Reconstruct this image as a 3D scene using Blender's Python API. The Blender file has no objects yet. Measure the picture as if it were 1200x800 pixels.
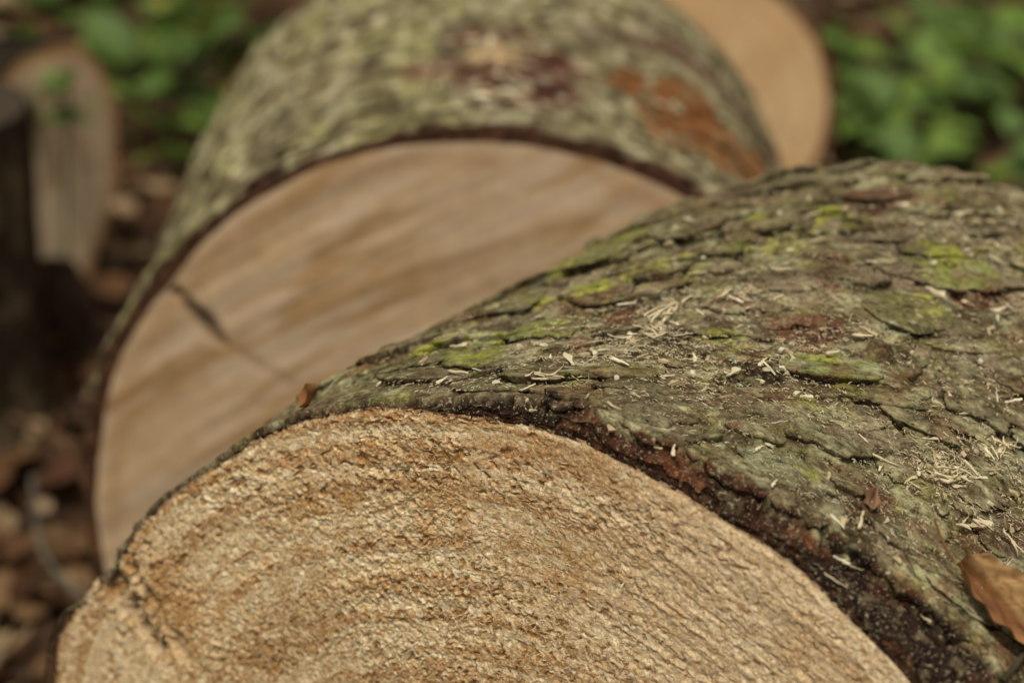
import bpy, math, random, time
import numpy as np
from mathutils import Vector, Matrix

random.seed(7)
RNG = np.random.default_rng(11)
SC = bpy.context.scene
COL = SC.collection
PI = math.pi
T0 = time.time()

# ------------------------------------------------------------------ camera
FPX, PITCH, ROLL, CAM_H = 2700.0, 0.3971350041, 0.0277433, 0.42652457
cam_d = bpy.data.cameras.new('camera')
cam_o = bpy.data.objects.new('camera', cam_d); COL.objects.link(cam_o)
cam_d.sensor_width = 22.3
cam_d.lens = 22.3 * FPX / 1200.0
cam_d.clip_start = 0.02; cam_d.clip_end = 500
_cp, _sp = math.cos(PITCH), math.sin(PITCH)
_cr, _sr = math.cos(ROLL), math.sin(ROLL)
fwd = Vector((0, _cp, -_sp)); up0 = Vector((0, _sp, _cp)); rt0 = Vector((1, 0, 0))
rt = rt0 * _cr + up0 * _sr; up = -rt0 * _sr + up0 * _cr
M = Matrix((rt, up, -fwd)).transposed().to_4x4(); M.translation = (0, 0, CAM_H)
cam_o.matrix_world = M
cam_d.dof.use_dof = True
cam_d.dof.focus_distance = 0.405
cam_d.dof.aperture_fstop = 8.5
cam_d.dof.aperture_blades = 0
SC.camera = cam_o

# ------------------------------------------------------------------ world, sun, exposure
SUN_EL, SUN_AZ = math.radians(60), math.radians(190)     # azimuth clockwise from +Y
w = bpy.data.worlds.new('World'); SC.world = w; w.use_nodes = True
nt = w.node_tree; nt.nodes.clear()
sky = nt.nodes.new('ShaderNodeTexSky'); sky.sky_type = 'NISHITA'; sky.sun_disc = False
sky.sun_elevation = SUN_EL; sky.sun_rotation = SUN_AZ
sky.air_density = 1.0; sky.dust_density = 4.0; sky.ozone_density = 1.0
hs = nt.nodes.new('ShaderNodeHueSaturation'); hs.inputs['Saturation'].default_value = 0.10
bg = nt.nodes.new('ShaderNodeBackground'); bg.inputs['Strength'].default_value = 0.088
wo = nt.nodes.new('ShaderNodeOutputWorld')
wt = nt.nodes.new('ShaderNodeMix'); wt.data_type = 'RGBA'; wt.blend_type = 'MULTIPLY'; wt.inputs['Factor'].default_value = 1.0
wt.inputs['B'].default_value = (1.0, 0.93, 0.76, 1)      # warm overcast light, the whole sky alike
nt.links.new(sky.outputs[0], hs.inputs['Color']); nt.links.new(hs.outputs[0], wt.inputs['A']); nt.links.new(wt.outputs['Result'], bg.inputs['Color']); nt.links.new(bg.outputs[0], wo.inputs['Surface'])
sd = bpy.data.lights.new('sun', 'SUN'); sd.energy = 2.3; sd.angle = math.radians(8); sd.color = (1.0, 0.92, 0.78)
so = bpy.data.objects.new('sun', sd); COL.objects.link(so)
sv = Vector((math.sin(SUN_AZ) * math.cos(SUN_EL), math.cos(SUN_AZ) * math.cos(SUN_EL), math.sin(SUN_EL)))
so.rotation_euler = sv.to_track_quat('Z', 'Y').to_euler()
SC.view_settings.view_transform = 'Standard'; SC.view_settings.look = 'None'
SC.view_settings.exposure = 0.08; SC.view_settings.gamma = 1.0
SC.cycles.use_denoising = True
SC.cycles.max_bounces = 6

# ------------------------------------------------------------------ numpy noise
def _h(ix, iy, seed):
    a = (ix.astype(np.int64) * 374761393 + iy.astype(np.int64) * 668265263 + seed * 2147483647 * 31) & 0xffffffff
    a = ((a ^ (a >> 13)) * 1274126177) & 0xffffffff
    a = ((a ^ (a >> 16)) * 2246822519) & 0xffffffff
    return ((a ^ (a >> 15)) & 0xffffff) / float(0xffffff)
def vn(x, y, seed=0):
    x = np.asarray(x, float); y = np.asarray(y, float)
    ix = np.floor(x); iy = np.floor(y); fx = x - ix; fy = y - iy
    ux = fx * fx * (3 - 2 * fx); uy = fy * fy * (3 - 2 * fy)
    a = _h(ix, iy, seed); b = _h(ix + 1, iy, seed); c = _h(ix, iy + 1, seed); d = _h(ix + 1, iy + 1, seed)
    return (a * (1 - ux) + b * ux) * (1 - uy) + (c * (1 - ux) + d * ux) * uy
def fbm(x, y, o=4, seed=0, g=0.5):
    s = 0; a = 1; t = 0
    for k in range(o):
        s = s + a * vn(x * 2 ** k + 17.3 * k, y * 2 ** k - 9.1 * k, seed + k * 13); t += a; a *= g
    return s / t
def worley(x, y, seed=0):
    x = np.asarray(x, float); y = np.asarray(y, float)
    ix = np.floor(x); iy = np.floor(y); f1 = np.full(x.shape, 9.0); cid = np.zeros(x.shape)
    for dx in (-1, 0, 1):
        for dy in (-1, 0, 1):
            jx = ix + dx; jy = iy + dy
            px = jx + _h(jx, jy, seed); py = jy + _h(jx, jy, seed + 5)
            d = np.hypot(px - x, py - y); m = d < f1
            f1 = np.where(m, d, f1); cid = np.where(m, _h(jx, jy, seed + 9), cid)
    return f1, cid
def ss(a, b, x):
    t = np.clip((x - a) / (b - a), 0, 1); return t * t * (3 - 2 * t)
def mixc(c, d, m):
    return c * (1 - m[..., None]) + np.asarray(d) * m[..., None]

# ------------------------------------------------------------------ materials
def material(name, rough=0.9, bump=0.3, bscale=900, speck=None, vary=0.35, vscale=400, spec=0.15, sss=0, trans=0, bdist=.0006, stretch=(1, 1, 1), base=None, coord='Object'):
    m = bpy.data.materials.new(name); m.use_nodes = True
    t = m.node_tree; N = t.nodes; L = t.links; N.clear()
    out = N.new('ShaderNodeOutputMaterial'); p = N.new('ShaderNodeBsdfPrincipled')
    p.inputs['Roughness'].default_value = rough; p.inputs['Specular IOR Level'].default_value = spec
    tc = N.new('ShaderNodeTexCoord'); mp = N.new('ShaderNodeMapping'); mp.inputs['Scale'].default_value = stretch
    L.new(tc.outputs[coord], mp.inputs['Vector'])
    n1 = N.new('ShaderNodeTexNoise'); n1.inputs['Scale'].default_value = vscale; n1.inputs['Detail'].default_value = 5; n1.inputs['Roughness'].default_value = 0.65
    L.new(mp.outputs[0], n1.inputs['Vector'])
    if base is None:
        a = N.new('ShaderNodeAttribute'); a.attribute_name = 'Col'; csrc = a.outputs['Color']
    else:
        a = N.new('ShaderNodeRGB'); a.outputs[0].default_value = (*base, 1); csrc = a.outputs[0]
    mr = N.new('ShaderNodeMapRange'); mr.inputs['From Min'].default_value = 0.3; mr.inputs['From Max'].default_value = 0.7
    mr.inputs['To Min'].default_value = 1 - vary; mr.inputs['To Max'].default_value = 1 + vary
    L.new(n1.outputs['Fac'], mr.inputs['Value'])
    mul = N.new('ShaderNodeVectorMath'); mul.operation = 'SCALE'
    L.new(csrc, mul.inputs[0]); L.new(mr.outputs[0], mul.inputs['Scale'])
    cur = mul.outputs[0]
    if speck:
        for sc_, lo, colr in speck:
            nn = N.new('ShaderNodeTexNoise'); nn.inputs['Scale'].default_value = sc_; nn.inputs['Detail'].default_value = 3; nn.inputs['Roughness'].default_value = 0.6
            L.new(mp.outputs[0], nn.inputs['Vector'])
            r = N.new('ShaderNodeMapRange'); r.inputs['From Min'].default_value = lo; r.inputs['From Max'].default_value = lo + 0.05
            L.new(nn.outputs['Fac'], r.inputs['Value'])
            mx = N.new('ShaderNodeMix'); mx.data_type = 'RGBA'
            L.new(r.outputs[0], mx.inputs['Factor']); L.new(cur, mx.inputs['A']); mx.inputs['B'].default_value = (*colr, 1)
            cur = mx.outputs['Result']
    L.new(cur, p.inputs['Base Color'])
    if bump:
        n2 = N.new('ShaderNodeTexNoise'); n2.inputs['Scale'].default_value = bscale; n2.inputs['Detail'].default_value = 4; n2.inputs['Roughness'].default_value = 0.7
        L.new(mp.outputs[0], n2.inputs['Vector'])
        b = N.new('ShaderNodeBump'); b.inputs['Strength'].default_value = bump; b.inputs['Distance'].default_value = bdist
        L.new(n2.outputs['Fac'], b.inputs['Height']); L.new(b.outputs[0], p.inputs['Normal'])
    if sss:
        p.inputs['Subsurface Weight'].default_value = sss; p.inputs['Subsurface Scale'].default_value = 0.0010; p.inputs['Subsurface Radius'].default_value = (1, .55, .25)
    if trans:
        tr = N.new('ShaderNodeBsdfTranslucent'); L.new(cur, tr.inputs['Color'])
        ms = N.new('ShaderNodeMixShader'); ms.inputs[0].default_value = trans
        L.new(p.outputs[0], ms.inputs[1]); L.new(tr.outputs[0], ms.inputs[2]); L.new(ms.outputs[0], out.inputs['Surface'])
    else:
        L.new(p.outputs[0], out.inputs['Surface'])
    return m

MAT = dict(
    bark=material('bark', 0.95, 1.0, 1000, [(1500, 0.595, (0.31, 0.275, 0.175)), (1150, 0.625, (0.022, 0.014, 0.008)), (2300, 0.68, (0.48, 0.44, 0.29))], 0.75, 650, 0.08, bdist=.0010),
    bark_far=material('bark_blurred', 0.95, 0.5, 500, None, 0.45, 250, 0.06),
    wood=material('end_grain', 0.9, 0.9, 1700, [(1150, 0.625, (0.33, 0.165, 0.05)), (1900, 0.60, (0.80, 0.66, 0.42))], 0.40, 1400, 0.1, sss=.45, bdist=.00035),
    wood_far=material('sawn_wood', 0.8, 0.3, 400, None, 0.12, 150, 0.2),
    splinter=material('wood_splinter', 0.8, 0.2, 1500, None, 0.2, 700, 0.2),
    leaf=material('dead_leaf', 0.75, 0.3, 300, None, 0.35, 120, 0.25, trans=0.2),
    green=material('green_leaf', 0.55, 0.2, 200, None, 0.25, 90, 0.35, trans=0.35),
    soil=material('soil', 0.95, 0.8, 200, [(90, 0.62, (0.10, 0.05, 0.02))], 0.5, 60, 0.1),
    twig=material('twig', 0.9, 0.4, 500, None, 0.3, 200, 0.15),
)

# ------------------------------------------------------------------ mesh helpers
def mesh(name, V, Fq, Ft=None, colr=None, smooth=True):
    V = np.asarray(V, np.float32).reshape(-1, 3)
    me = bpy.data.meshes.new(name)
    Fq = np.asarray(Fq if Fq is not None and len(Fq) else np.zeros((0, 4)), np.int32).reshape(-1, 4)
    Ft = np.asarray(Ft if Ft is not None and len(Ft) else np.zeros((0, 3)), np.int32).reshape(-1, 3)
    nq, ntr = len(Fq), len(Ft)
    me.vertices.add(len(V)); me.vertices.foreach_set('co', V.ravel())
    me.loops.add(nq * 4 + ntr * 3)
    me.loops.foreach_set('vertex_index', np.concatenate([Fq.ravel(), Ft.ravel()]))
    me.polygons.add(nq + ntr)
    me.polygons.foreach_set('loop_start', np.concatenate([np.arange(nq) * 4, nq * 4 + np.arange(ntr) * 3]).astype(np.int32))
    me.polygons.foreach_set('use_smooth', np.full(nq + ntr, smooth))
    me.update(calc_edges=True)
    if colr is not None:
        a = me.color_attributes.new('Col', 'FLOAT_COLOR', 'POINT')
        c = np.ones((len(V), 4), np.float32); c[:, :3] = np.clip(np.broadcast_to(np.asarray(colr, np.float32).reshape(-1, 3), (len(V), 3)), 0, 1)
        a.data.foreach_set('color', c.ravel())
    return me
def obj(name, me, mat, parent=None, loc=None, **kw):
    o = bpy.data.objects.new(name, me); COL.objects.link(o)
    if me is not None and mat is not None and not me.materials: me.materials.append(mat)
    if parent is not None: o.parent = parent
    if loc is not None: o.location = loc
    for k, v in kw.items(): o[k] = v
    return o
def grid_faces(nr, nc, wrap=False, flip=False, off=0):
    r = np.arange(nr - 1)[:, None]; c = np.arange(nc if wrap else nc - 1)[None, :]
    c1 = (c + 1) % nc
    a = r * nc + c; b = r * nc + c1; d = (r + 1) * nc + c1; e = (r + 1) * nc + c
    f = np.stack([a, b, d, e] if not flip else [a, e, d, b], -1).reshape(-1, 4)
    return f + off
class Bag:
    def __init__(s): s.V = []; s.Q = []; s.T = []; s.C = []; s.n = 0
    def add(s, V, Q=None, T=None, c=(0.5, 0.5, 0.5)):
        V = np.asarray(V, float).reshape(-1, 3)
        if Q is not None and len(Q): s.Q.append(np.asarray(Q) + s.n)
        if T is not None and len(T): s.T.append(np.asarray(T) + s.n)
        s.V.append(V); s.C.append(np.broadcast_to(np.asarray(c, float), (len(V), 3))); s.n += len(V)
    def mesh(s, name, smooth=True):
        return mesh(name, np.concatenate(s.V), np.concatenate(s.Q) if s.Q else None, np.concatenate(s.T) if s.T else None, np.concatenate(s.C), smooth)

# ------------------------------------------------------------------ frame of each log and where a sight line meets it
def ray(px, py):
    X = (px - 600) / FPX; Y = (400 - py) / FPX
    return np.array(fwd) + X * np.array(rt) + Y * np.array(up)
CAMP = np.array([0, 0, CAM_H])
def ground_at(px, py, z=0.0):
    d = ray(px, py); t = (z - CAM_H) / d[2]; return CAMP + d * t
class Frame:
    def __init__(s, cx, cy, az, R, L):
        s.C = np.array([cx, cy, R]); s.az = az; s.R = R; s.L = L
        s.h = np.array([math.cos(az), -math.sin(az), 0]); s.a = np.array([math.sin(az), math.cos(az), 0])
    def loc(s, P): d = P - s.C; return np.array([d @ s.h, d @ s.a, d[2]])
    def loc_dir(s, d): return np.array([d @ s.h, d @ s.a, d[2]])
    def bark(s, px, py, dr=0.0):
        o = s.loc(CAMP); d = s.loc_dir(ray(px, py)); R = s.R + dr
        A = d[0] ** 2 + d[2] ** 2; B = 2 * (o[0] * d[0] + o[2] * d[2]); D = B * B - 4 * A * (o[0] ** 2 + o[2] ** 2 - R * R)
        t = (-B - math.sqrt(max(D, 0))) / 2 / A; p = o + t * d
        return math.atan2(p[2], p[0]), p[1]
    def face(s, px, py):
        o = s.loc(CAMP); d = s.loc_dir(ray(px, py)); t = -o[1] / d[1]; p = o + t * d
        return math.atan2(p[2], p[0]), math.hypot(p[0], p[2])
    def world(s, P): return s.C + P[0] * s.h + P[1] * s.a + np.array([0, 0, P[2]])
    def empty(s, name, **kw):
        o = bpy.data.objects.new(name, None); COL.objects.link(o); o.empty_display_size = 0.05
        o.location = (s.C[0], s.C[1], 0); o.rotation_euler = (0, 0, -s.az)
        for k, v in kw.items(): o[k] = v
        return o
# parts are built with z measured from the ground (the empty's origin)
F1 = Frame(0.00800298, 0.35610774, 0.59660847, 0.13, 0.172)
F2 = Frame(-0.00778597, 0.60877646, -0.00812523, 0.11576, 0.238)

def outline(fr, pts, sub=None):
    q = sorted((fr.face(*p)) for p in pts)
    th = np.array([a for a, _ in q]); r = np.array([b for _, b in q])
    lo, hi = th[0], th[-1]
    T = np.concatenate([[lo - 0.6], th, [hi + 0.6]]); Rr = np.concatenate([[fr.R - 0.001], r, [fr.R - 0.001]])
    def f(t):
        t = np.asarray(t, float)
        tt = np.where(t < lo - 2.4, t + 2 * PI, t)
        base = np.interp(tt, T, Rr)
        return base + 0.0008 * (fbm(tt * 14, tt * 0 + 3, 3, 5) - 0.5)
    return f

class BarkField:
    """height and colour of a log's bark over (v, s): arc length to the right of the crest, distance from the cut face"""
    def __init__(s, fr, th0, th1, step, nplates, seed, psize, relief, rw, tb, blobs, band=None, far=False):
        s.fr = fr; s.th0 = th0; s.th1 = th1; s.far = far; s.seed = seed; s.rw = rw; s.tb = tb; s.blobs = blobs; s.band = band
        R = fr.R; s.v0 = R * (PI / 2 - th1); s.v1 = R * (PI / 2 - th0)
        s.nv = int((s.v1 - s.v0) / step) + 1; s.ns = int(fr.L / step) + 1
        s.gv = np.linspace(s.v0, s.v1, s.nv); s.gs = np.linspace(0, fr.L, s.ns)
        V, S = np.meshgrid(s.gv, s.gs)                       # rows s, columns v
        H = s.base(V, S)
        tone = np.zeros_like(H) + 0.5
        w1 = (fbm(V * 260, S * 260, 3, seed + 1) - .5) * 1.3; w2 = (fbm(V * 260, S * 260, 3, seed + 2) - .5) * 1.3
        rg = np.random.default_rng(seed)
        for k in range(nplates):
            cv = rg.uniform(s.v0, s.v1); cs = rg.uniform(0, fr.L)
            a = psize * (.7 if far else 1) * rg.uniform(0.5, 1.6) * (1.4 if k < nplates * .25 else 1); b = a * (rg.uniform(0.4, 0.8) if far else rg.uniform(.65, 1.0))
            an = (0.75 if not far else 1.2) + rg.normal(0, 0.45 if not far else .8)
            ca, sa = math.cos(an), math.sin(an)
            rad = a * 1.6
            i0 = max(0, int((cv - rad - s.v0) / step)); i1 = min(s.nv, int((cv + rad - s.v0) / step) + 2)
            j0 = max(0, int((cs - rad) / step)); j1 = min(s.ns, int((cs + rad) / step) + 2)
            if i1 - i0 < 2 or j1 - j0 < 2: continue
            dv = V[j0:j1, i0:i1] - cv; ds = S[j0:j1, i0:i1] - cs
            p = (dv * ca + ds * sa) / a + w1[j0:j1, i0:i1]; q = (dv * sa - ds * ca) / b + w2[j0:j1, i0:i1]
            rr = p * p + q * q
            ins = rr < 1
            t = rg.uniform(0.4, 1.0) * relief
            hh = H[j0 + (j1 - j0) // 2, i0 + (i1 - i0) // 2] * .5 + .5 * H[j0:j1, i0:i1] + t * (0.45 + 0.55 * np.clip(q, -1, 1)) * (1 - 0.08 * rr ** 4)
            sub = H[j0:j1, i0:i1]; m = ins & (hh > sub)
            sub[m] = hh[m]; tone[j0:j1, i0:i1][m] = rg.uniform(0, 1)
        s.H = H; s.tone = tone
    def base(s, V, S):
        z = s.seed
        return 0.0030 * (fbm(V * 22 + 5, S * 22, 3, z + 7) - .5) + 0.0005 * (fbm(V * 160, S * 160, 3, z + 8) - .5)
    def samp(s, A, V, S):
        x = np.clip((V - s.v0) / (s.v1 - s.v0) * (s.nv - 1), 0, s.nv - 1.001); y = np.clip(S / s.fr.L * (s.ns - 1), 0, s.ns - 1.001)
        i = x.astype(int); j = y.astype(int); fx = x - i; fy = y - j
        return (A[j, i] * (1 - fx) + A[j, i + 1] * fx) * (1 - fy) + (A[j + 1, i] * (1 - fx) + A[j + 1, i + 1] * fx) * fy
    def hgt(s, V, S):
        h = s.samp(s.H, V, S)
        if s.band is not None:
            h = h * (1 - .85 * ss(-.006, -.032, V) * ss(.03, .012, S))
            m = s.bandm(V, S); h = h - 0.0016 * m + 0.0008 * m * (fbm(V * 500, S * 500, 3, 77) - .5)
        return h
    def bandm(s, V, S):
        if s.band is None: return np.zeros_like(V)
        wv = .68 * np.interp(V, s.band[0], s.band[1]) * (0.75 + 0.5 * fbm(V * 130, V * 0 + 1, 3, 41)) + 0.0035 * (fbm(V * 300, S * 300, 3, 42) - .5)
        return 1 - ss(0.94, 1.06, S / np.maximum(wv, 1e-4))
    def rad(s, V, S):
        th = PI / 2 - V / s.fr.R
        near = s.rw(th) + s.tb(V)
        k = ss(0.0, 0.05, S)
        return near * (1 - k) + (s.fr.R - 0.0008) * k
    def pos(s, V, S, h):
        """local position; h is metres above the mean bark surface"""
        th = PI / 2 - V / s.fr.R; r = s.rad(V, S) + h
        return np.stack([r * np.cos(th), S, s.fr.R + r * np.sin(th)], -1)
    def blob(s, kind, V, S):
        m = np.zeros_like(V)
        wv = 0.0035 * (fbm(V * 170, S * 170, 4, 91) - .5); ws = 0.0035 * (fbm(V * 170, S * 170, 4, 92) - .5)
        if s.far: wv = wv * 2.5; ws = ws * 2.5
        for (cv, cs, a, b, an, st) in s.blobs.get(kind, ()):
            dv = V - cv + wv; ds = S - cs + ws; ca, sa = math.cos(an), math.sin(an)
            p = (dv * ca + ds * sa) / a; q = (-dv * sa + ds * ca) / b
            m = np.maximum(m, st * (1 - ss(0.7, 1.1, np.sqrt(p * p + q * q))))
        return m
    def color(s, V, S, tone):
        z = s.seed
        fs = .45 if s.far else 1.0
        n1 = fbm(V * 70, S * 70 * fs, 4, z + 20); n2 = fbm(V * 180, S * 180 * fs, 4, z + 21); n3 = fbm(V * 600, S * 600, 3, z + 22)
        if not s.far:
            c = np.empty(V.shape + (3,)); c[:] = (0.158, 0.128, 0.070)
            c = mixc(c, (0.205, 0.155, 0.105), ss(.45, .60, n1) * .8)
            c = mixc(c, (0.085, 0.063, 0.032), ss(.50, .62, n2) * .7)
            c = mixc(c, (0.205, 0.195, 0.065), ss(.50, .60, fbm(V * 95, S * 95, 5, z + 25)) * .6 * ss(0.35, 0.6, n3))
            c = mixc(c, (0.34, 0.33, 0.195), ss(.54, .64, fbm(V * 260, S * 260, 4, z + 26)) * .6)
            c = mixc(c, (0.125, 0.056, 0.028), ss(.60, .70, fbm(V * 120, S * 120, 4, z + 27)) * .6)
            c = mixc(c, (0.055, 0.038, 0.018), ss(.58, .66, fbm(V * 420, S * 420, 3, z + 28)) * .7)
            c = mixc(c, (0.30, 0.31, 0.055), s.blob('moss', V, S) * ss(.44, .54, fbm(V * 330, S * 330, 4, z + 30)))
            c = mixc(c, (0.34, 0.34, 0.22), s.blob('pale', V, S) * ss(.32, .55, n3))
            c = mixc(c, (0.115, 0.050, 0.030), s.blob('red', V, S) * (.6 + .4 * ss(.4, .55, n3)))
            c = mixc(c, (0.030, 0.017, 0.010), s.blob('dark', V, S) * .9)
            bm = s.bandm(V, S)
            cb = np.empty_like(c); cb[:] = (0.042, 0.018, 0.011)
            cb = mixc(cb, (0.105, 0.036, 0.018), ss(.54, .66, n2)); cb = mixc(cb, (0.020, 0.011, 0.009), ss(.5, .62, n1))
            cb = mixc(cb, (0.13, 0.10, 0.06), ss(.58, .68, n3) * .6)
            c = c * (1 - bm[..., None]) + cb * bm[..., None]
        else:
            c = np.empty(V.shape + (3,)); c[:] = (0.175, 0.148, 0.082)
            c = mixc(c, (0.30, 0.275, 0.170), ss(.44, .60, n2) * .85)
            c = mixc(c, (0.235, 0.225, 0.095), ss(.48, .62, n1) * ss(0.10, -0.06, V) * .7)
            c = mixc(c, (0.41, 0.37, 0.25), ss(.60, .70, fbm(V * 300, S * 120, 3, z + 33)) * .9)
            c = mixc(c, (0.085, 0.066, 0.040), ss(.54, .66, fbm(V * 130, S * 60, 4, z + 25)) * .8)
            c = mixc(c, (0.100, 0.038, 0.028), s.blob('red', V, S) * .92)
            c = mixc(c, (0.42, 0.38, 0.27), s.blob('red', V, S) * ss(.62, .70, fbm(V * 190, S * 190, 3, z + 31)))
            c = mixc(c, (0.215, 0.092, 0.034), s.blob('orange', V, S) * ss(.40, .50, n2 + .07))
            c = mixc(c, (0.42, 0.30, 0.17), s.blob('cream', V, S))
            e = 1 - ss(0.0015, 0.0045, S + 0.003 * (n2 - .5))
            c = mixc(c, (0.055, 0.024, 0.018), e)
        c = c * ((0.82 + 0.76 * tone[..., None]) if not s.far else (.78 + .5 * tone[..., None]))
        return c

def build_bark(root, bf, mat):
    fr = bf.fr
    thd = PI / 2 - bf.gv / fr.R                                  # decreasing angle
    nco = 70
    rest = np.linspace(thd[-1], thd[0] - 2 * PI, nco + 2)[1:-1]
    th = np.concatenate([thd, rest]); v = (PI / 2 - th) * fr.R
    V, S = np.meshgrid(v, bf.gs)
    D = np.zeros_like(V)
    nd = len(thd)
    D[:, :nd] = bf.hgt(V[:, :nd], S[:, :nd])
    D[:, nd:] = 0.5 * (bf.base(V[:, nd:], S[:, nd:]) + 0.0012)
    Th = PI / 2 - V / fr.R
    near = bf.rw(Th) + bf.tb(V); k = ss(0.0, 0.05, S); Rr = near * (1 - k) + (fr.R - 0.0008) * k + D
    rag = (0.0016 * (fbm(V * 260, V * 0, 4, bf.seed + 60) - .45)) * (1 - ss(0, 0.004, S))
    P = np.stack([Rr * np.cos(Th), S - rag, fr.R + Rr * np.sin(Th)], -1)
    tone = np.full_like(V, .5); tone[:, :nd] = bf.tone
    c = bf.color(V, S, tone)
    me = mesh('bark', P, grid_faces(bf.ns, len(th), True, True), None, c.reshape(-1, 3))
    obj('bark', me, mat, root)
    # the bark's own cut edge: a rough dark ring between wood and outer bark
    K = 9
    f = np.linspace(0, 1, K)[:, None]
    rin = (bf.rw(th) - 0.0006)[None, :]; Rout = Rr[0][None, :]
    VV = np.broadcast_to(v, (K, len(th)))
    rr = rin * (1 - f) + Rout * f
    yy = -rag[0][None, :] * f + 0.0004 + 0.0016 * (fbm(VV * 600, f * 5 + VV * 0, 3, 71) - .5) * np.sin(f * PI) ** .5
    P = np.stack([rr * np.cos(th), yy, fr.R + rr * np.sin(th)], -1)
    cc = np.empty((K, len(th), 3)); cc[:] = (0.045, 0.022, 0.014)
    cc = mixc(cc, (0.12, 0.055, 0.030), ss(.5, .7, fbm(VV * 400, f * 6 + VV * 0, 3, 72)))
    cc = mixc(cc, (0.10, 0.09, 0.045), ss(.75, 1.0, f + 0 * VV) * .5)
    me = mesh('bark_edge', P, grid_faces(K, len(th), True, False), None, cc.reshape(-1, 3))
    obj('bark_edge', me, mat, root)
    # far end
    n = 60; a = np.linspace(0, 2 * PI, n, endpoint=False)
    rows = [np.stack([q * fr.R * np.cos(a), np.full(n, fr.L), fr.R + q * fr.R * np.sin(a)], -1) for q in (1.0, .6, .2, .01)]
    me = mesh('rear_cut_face', np.concatenate(rows), grid_faces(4, n, True, False), None, (0.42, 0.30, 0.17))
    obj('rear_cut_face', me, MAT['wood_far'], root)

# ------------------------------------------------------------------ flakes: one plate of bark each
def flake(bf, root, cv, cs, a, b, an, mat, rg, lift=None, thick=None, col=None, na=44, nr=8, jag=0.16, tone=None, name='bark_flake', label=None):
    ca, sa = math.cos(an), math.sin(an)
    ph = np.linspace(0, 2 * PI, na, endpoint=False)
    out = np.ones(na)
    for k in range(2, 7): out += rg.normal(0, jag / k) * np.cos(k * ph + rg.uniform(0, 2 * PI)) * 1.6
    out += rg.uniform(-.5, .5, na) * jag * .6
    for k in (9, 13, 17): out += rg.normal(0, jag * .16) * np.cos(k * ph + rg.uniform(0, 6.3))
    if rg.random() < .5:      # a corner broken away
        c0 = rg.uniform(0, 2 * PI); out -= 0.28 * np.exp(-((np.angle(np.exp(1j * (ph - c0)))) / .35) ** 2)
    sup = 0.82
    cx = np.sign(np.cos(ph)) * np.abs(np.cos(ph)) ** sup * out; cy = np.sign(np.sin(ph)) * np.abs(np.sin(ph)) ** sup * out
    ts = np.array([0.06, .25, .45, .62, .76, .87, .95, 1.0])[:nr] if nr == 8 else np.linspace(.1, 1, nr)
    lift = rg.uniform(.0003, .0016) if lift is None else lift
    thick = rg.uniform(.0004, .0009) if thick is None else thick
    tone = rg.random() if tone is None else tone
    tall = np.concatenate([ts, [1.0, .7]])[:, None]
    p = cx[None] * tall * a; q = cy[None] * tall * b          # q>0 is the free, lower edge
    v = cv + p * ca + q * sa; s_ = np.maximum(cs + p * sa - q * ca, 0.0002)
    tilt = np.clip(.5 + .5 * np.clip(cy[None] * tall, -1.2, 1.2), 0, 1.1) ** 1.5
    hb = bf.hgt(v, s_); n_ = len(ts)
    h0 = float(np.median(hb[n_ // 2]))
    h = .25 * hb + .75 * h0 + lift * tilt
    h[:n_] += thick + (.0005 * (fbm(v[:n_] * 380, s_[:n_] * 380, 3, 51) - .5)) - .0003 * tall[:n_] ** 6
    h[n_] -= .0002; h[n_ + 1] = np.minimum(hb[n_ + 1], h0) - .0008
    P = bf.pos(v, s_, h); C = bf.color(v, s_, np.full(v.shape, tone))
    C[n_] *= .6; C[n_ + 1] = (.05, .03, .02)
    if col is not None:
        k_ = (.15 + .6 * ss(.40, .56, fbm(v[:nr] * 300, s_[:nr] * 300, 4, 52)))[..., None]; C[:nr] = C[:nr] * (1 - k_) + np.asarray(col) * k_
    nrow = len(P)
    Pv = P.reshape(-1, 3); Cv = C.reshape(-1, 3)
    ctr = P[0].mean(0); Pv = np.vstack([Pv, ctr]); Cv = np.vstack([Cv, Cv[0]])
    tri = [(len(Pv) - 1, (i + 1) % na, i) for i in range(na)]
    me = mesh('bark_flake', Pv - ctr, grid_faces(nrow, na, True, True), np.array(tri), Cv)
    o = obj(name, me, mat, root, ctr)
    if label: o['label'] = label
    return o
def scatter(bf, n, dmin, e1, aniso, rg, tries, density=None):
    pts = []
    ca, sa = math.cos(e1), math.sin(e1)
    for _ in range(tries):
        v = rg.uniform(bf.v0 + .004, bf.v1 - .002); s_ = rg.uniform(0.003, bf.fr.L - .003)
        if density is not None and not density(v, s_): continue
        if pts:
            A = np.array(pts); dv = v - A[:, 0]; ds = s_ - A[:, 1]
            if (np.hypot((dv * ca + ds * sa) / aniso, -dv * sa + ds * ca) < dmin).any(): continue
        pts.append((v, s_))
        if len(pts) >= n: break
    return pts

# =================================================================== front log
rim1 = [(65, 800), (70, 750), (92, 710), (107, 686), (113, 678), (124, 676), (138, 668), (141, 652), (147, 643), (160, 618), (200, 583), (250, 546), (300, 512), (350, 492), (400, 483), (437, 477), (494, 481), (550, 488), (632, 499), (644, 506), (689, 519), (719, 536), (800, 577), (849, 609), (924, 656), (980, 710), (1025, 749), (1070, 800)]
rw1 = outline(F1, rim1)
def tb1(v):
    v = np.asarray(v)
    return _tb1(v) - .0012 * ss(-.010, -.040, v)
def _tb1(v):
    th = PI / 2 - np.asarray(v) / F1.R
    t = 0.0021 + 0.0009 * (fbm(th * 9, th * 0, 3, 15) - .5)
    dg = np.degrees(th); return t - 0.0012 * ss(147, 151, dg) - 0.0009 * np.exp(-((dg - 148.4) / 1.1) ** 2) + 0.0008 * np.exp(-((dg - 145.3) / 1.2) ** 2)
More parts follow.
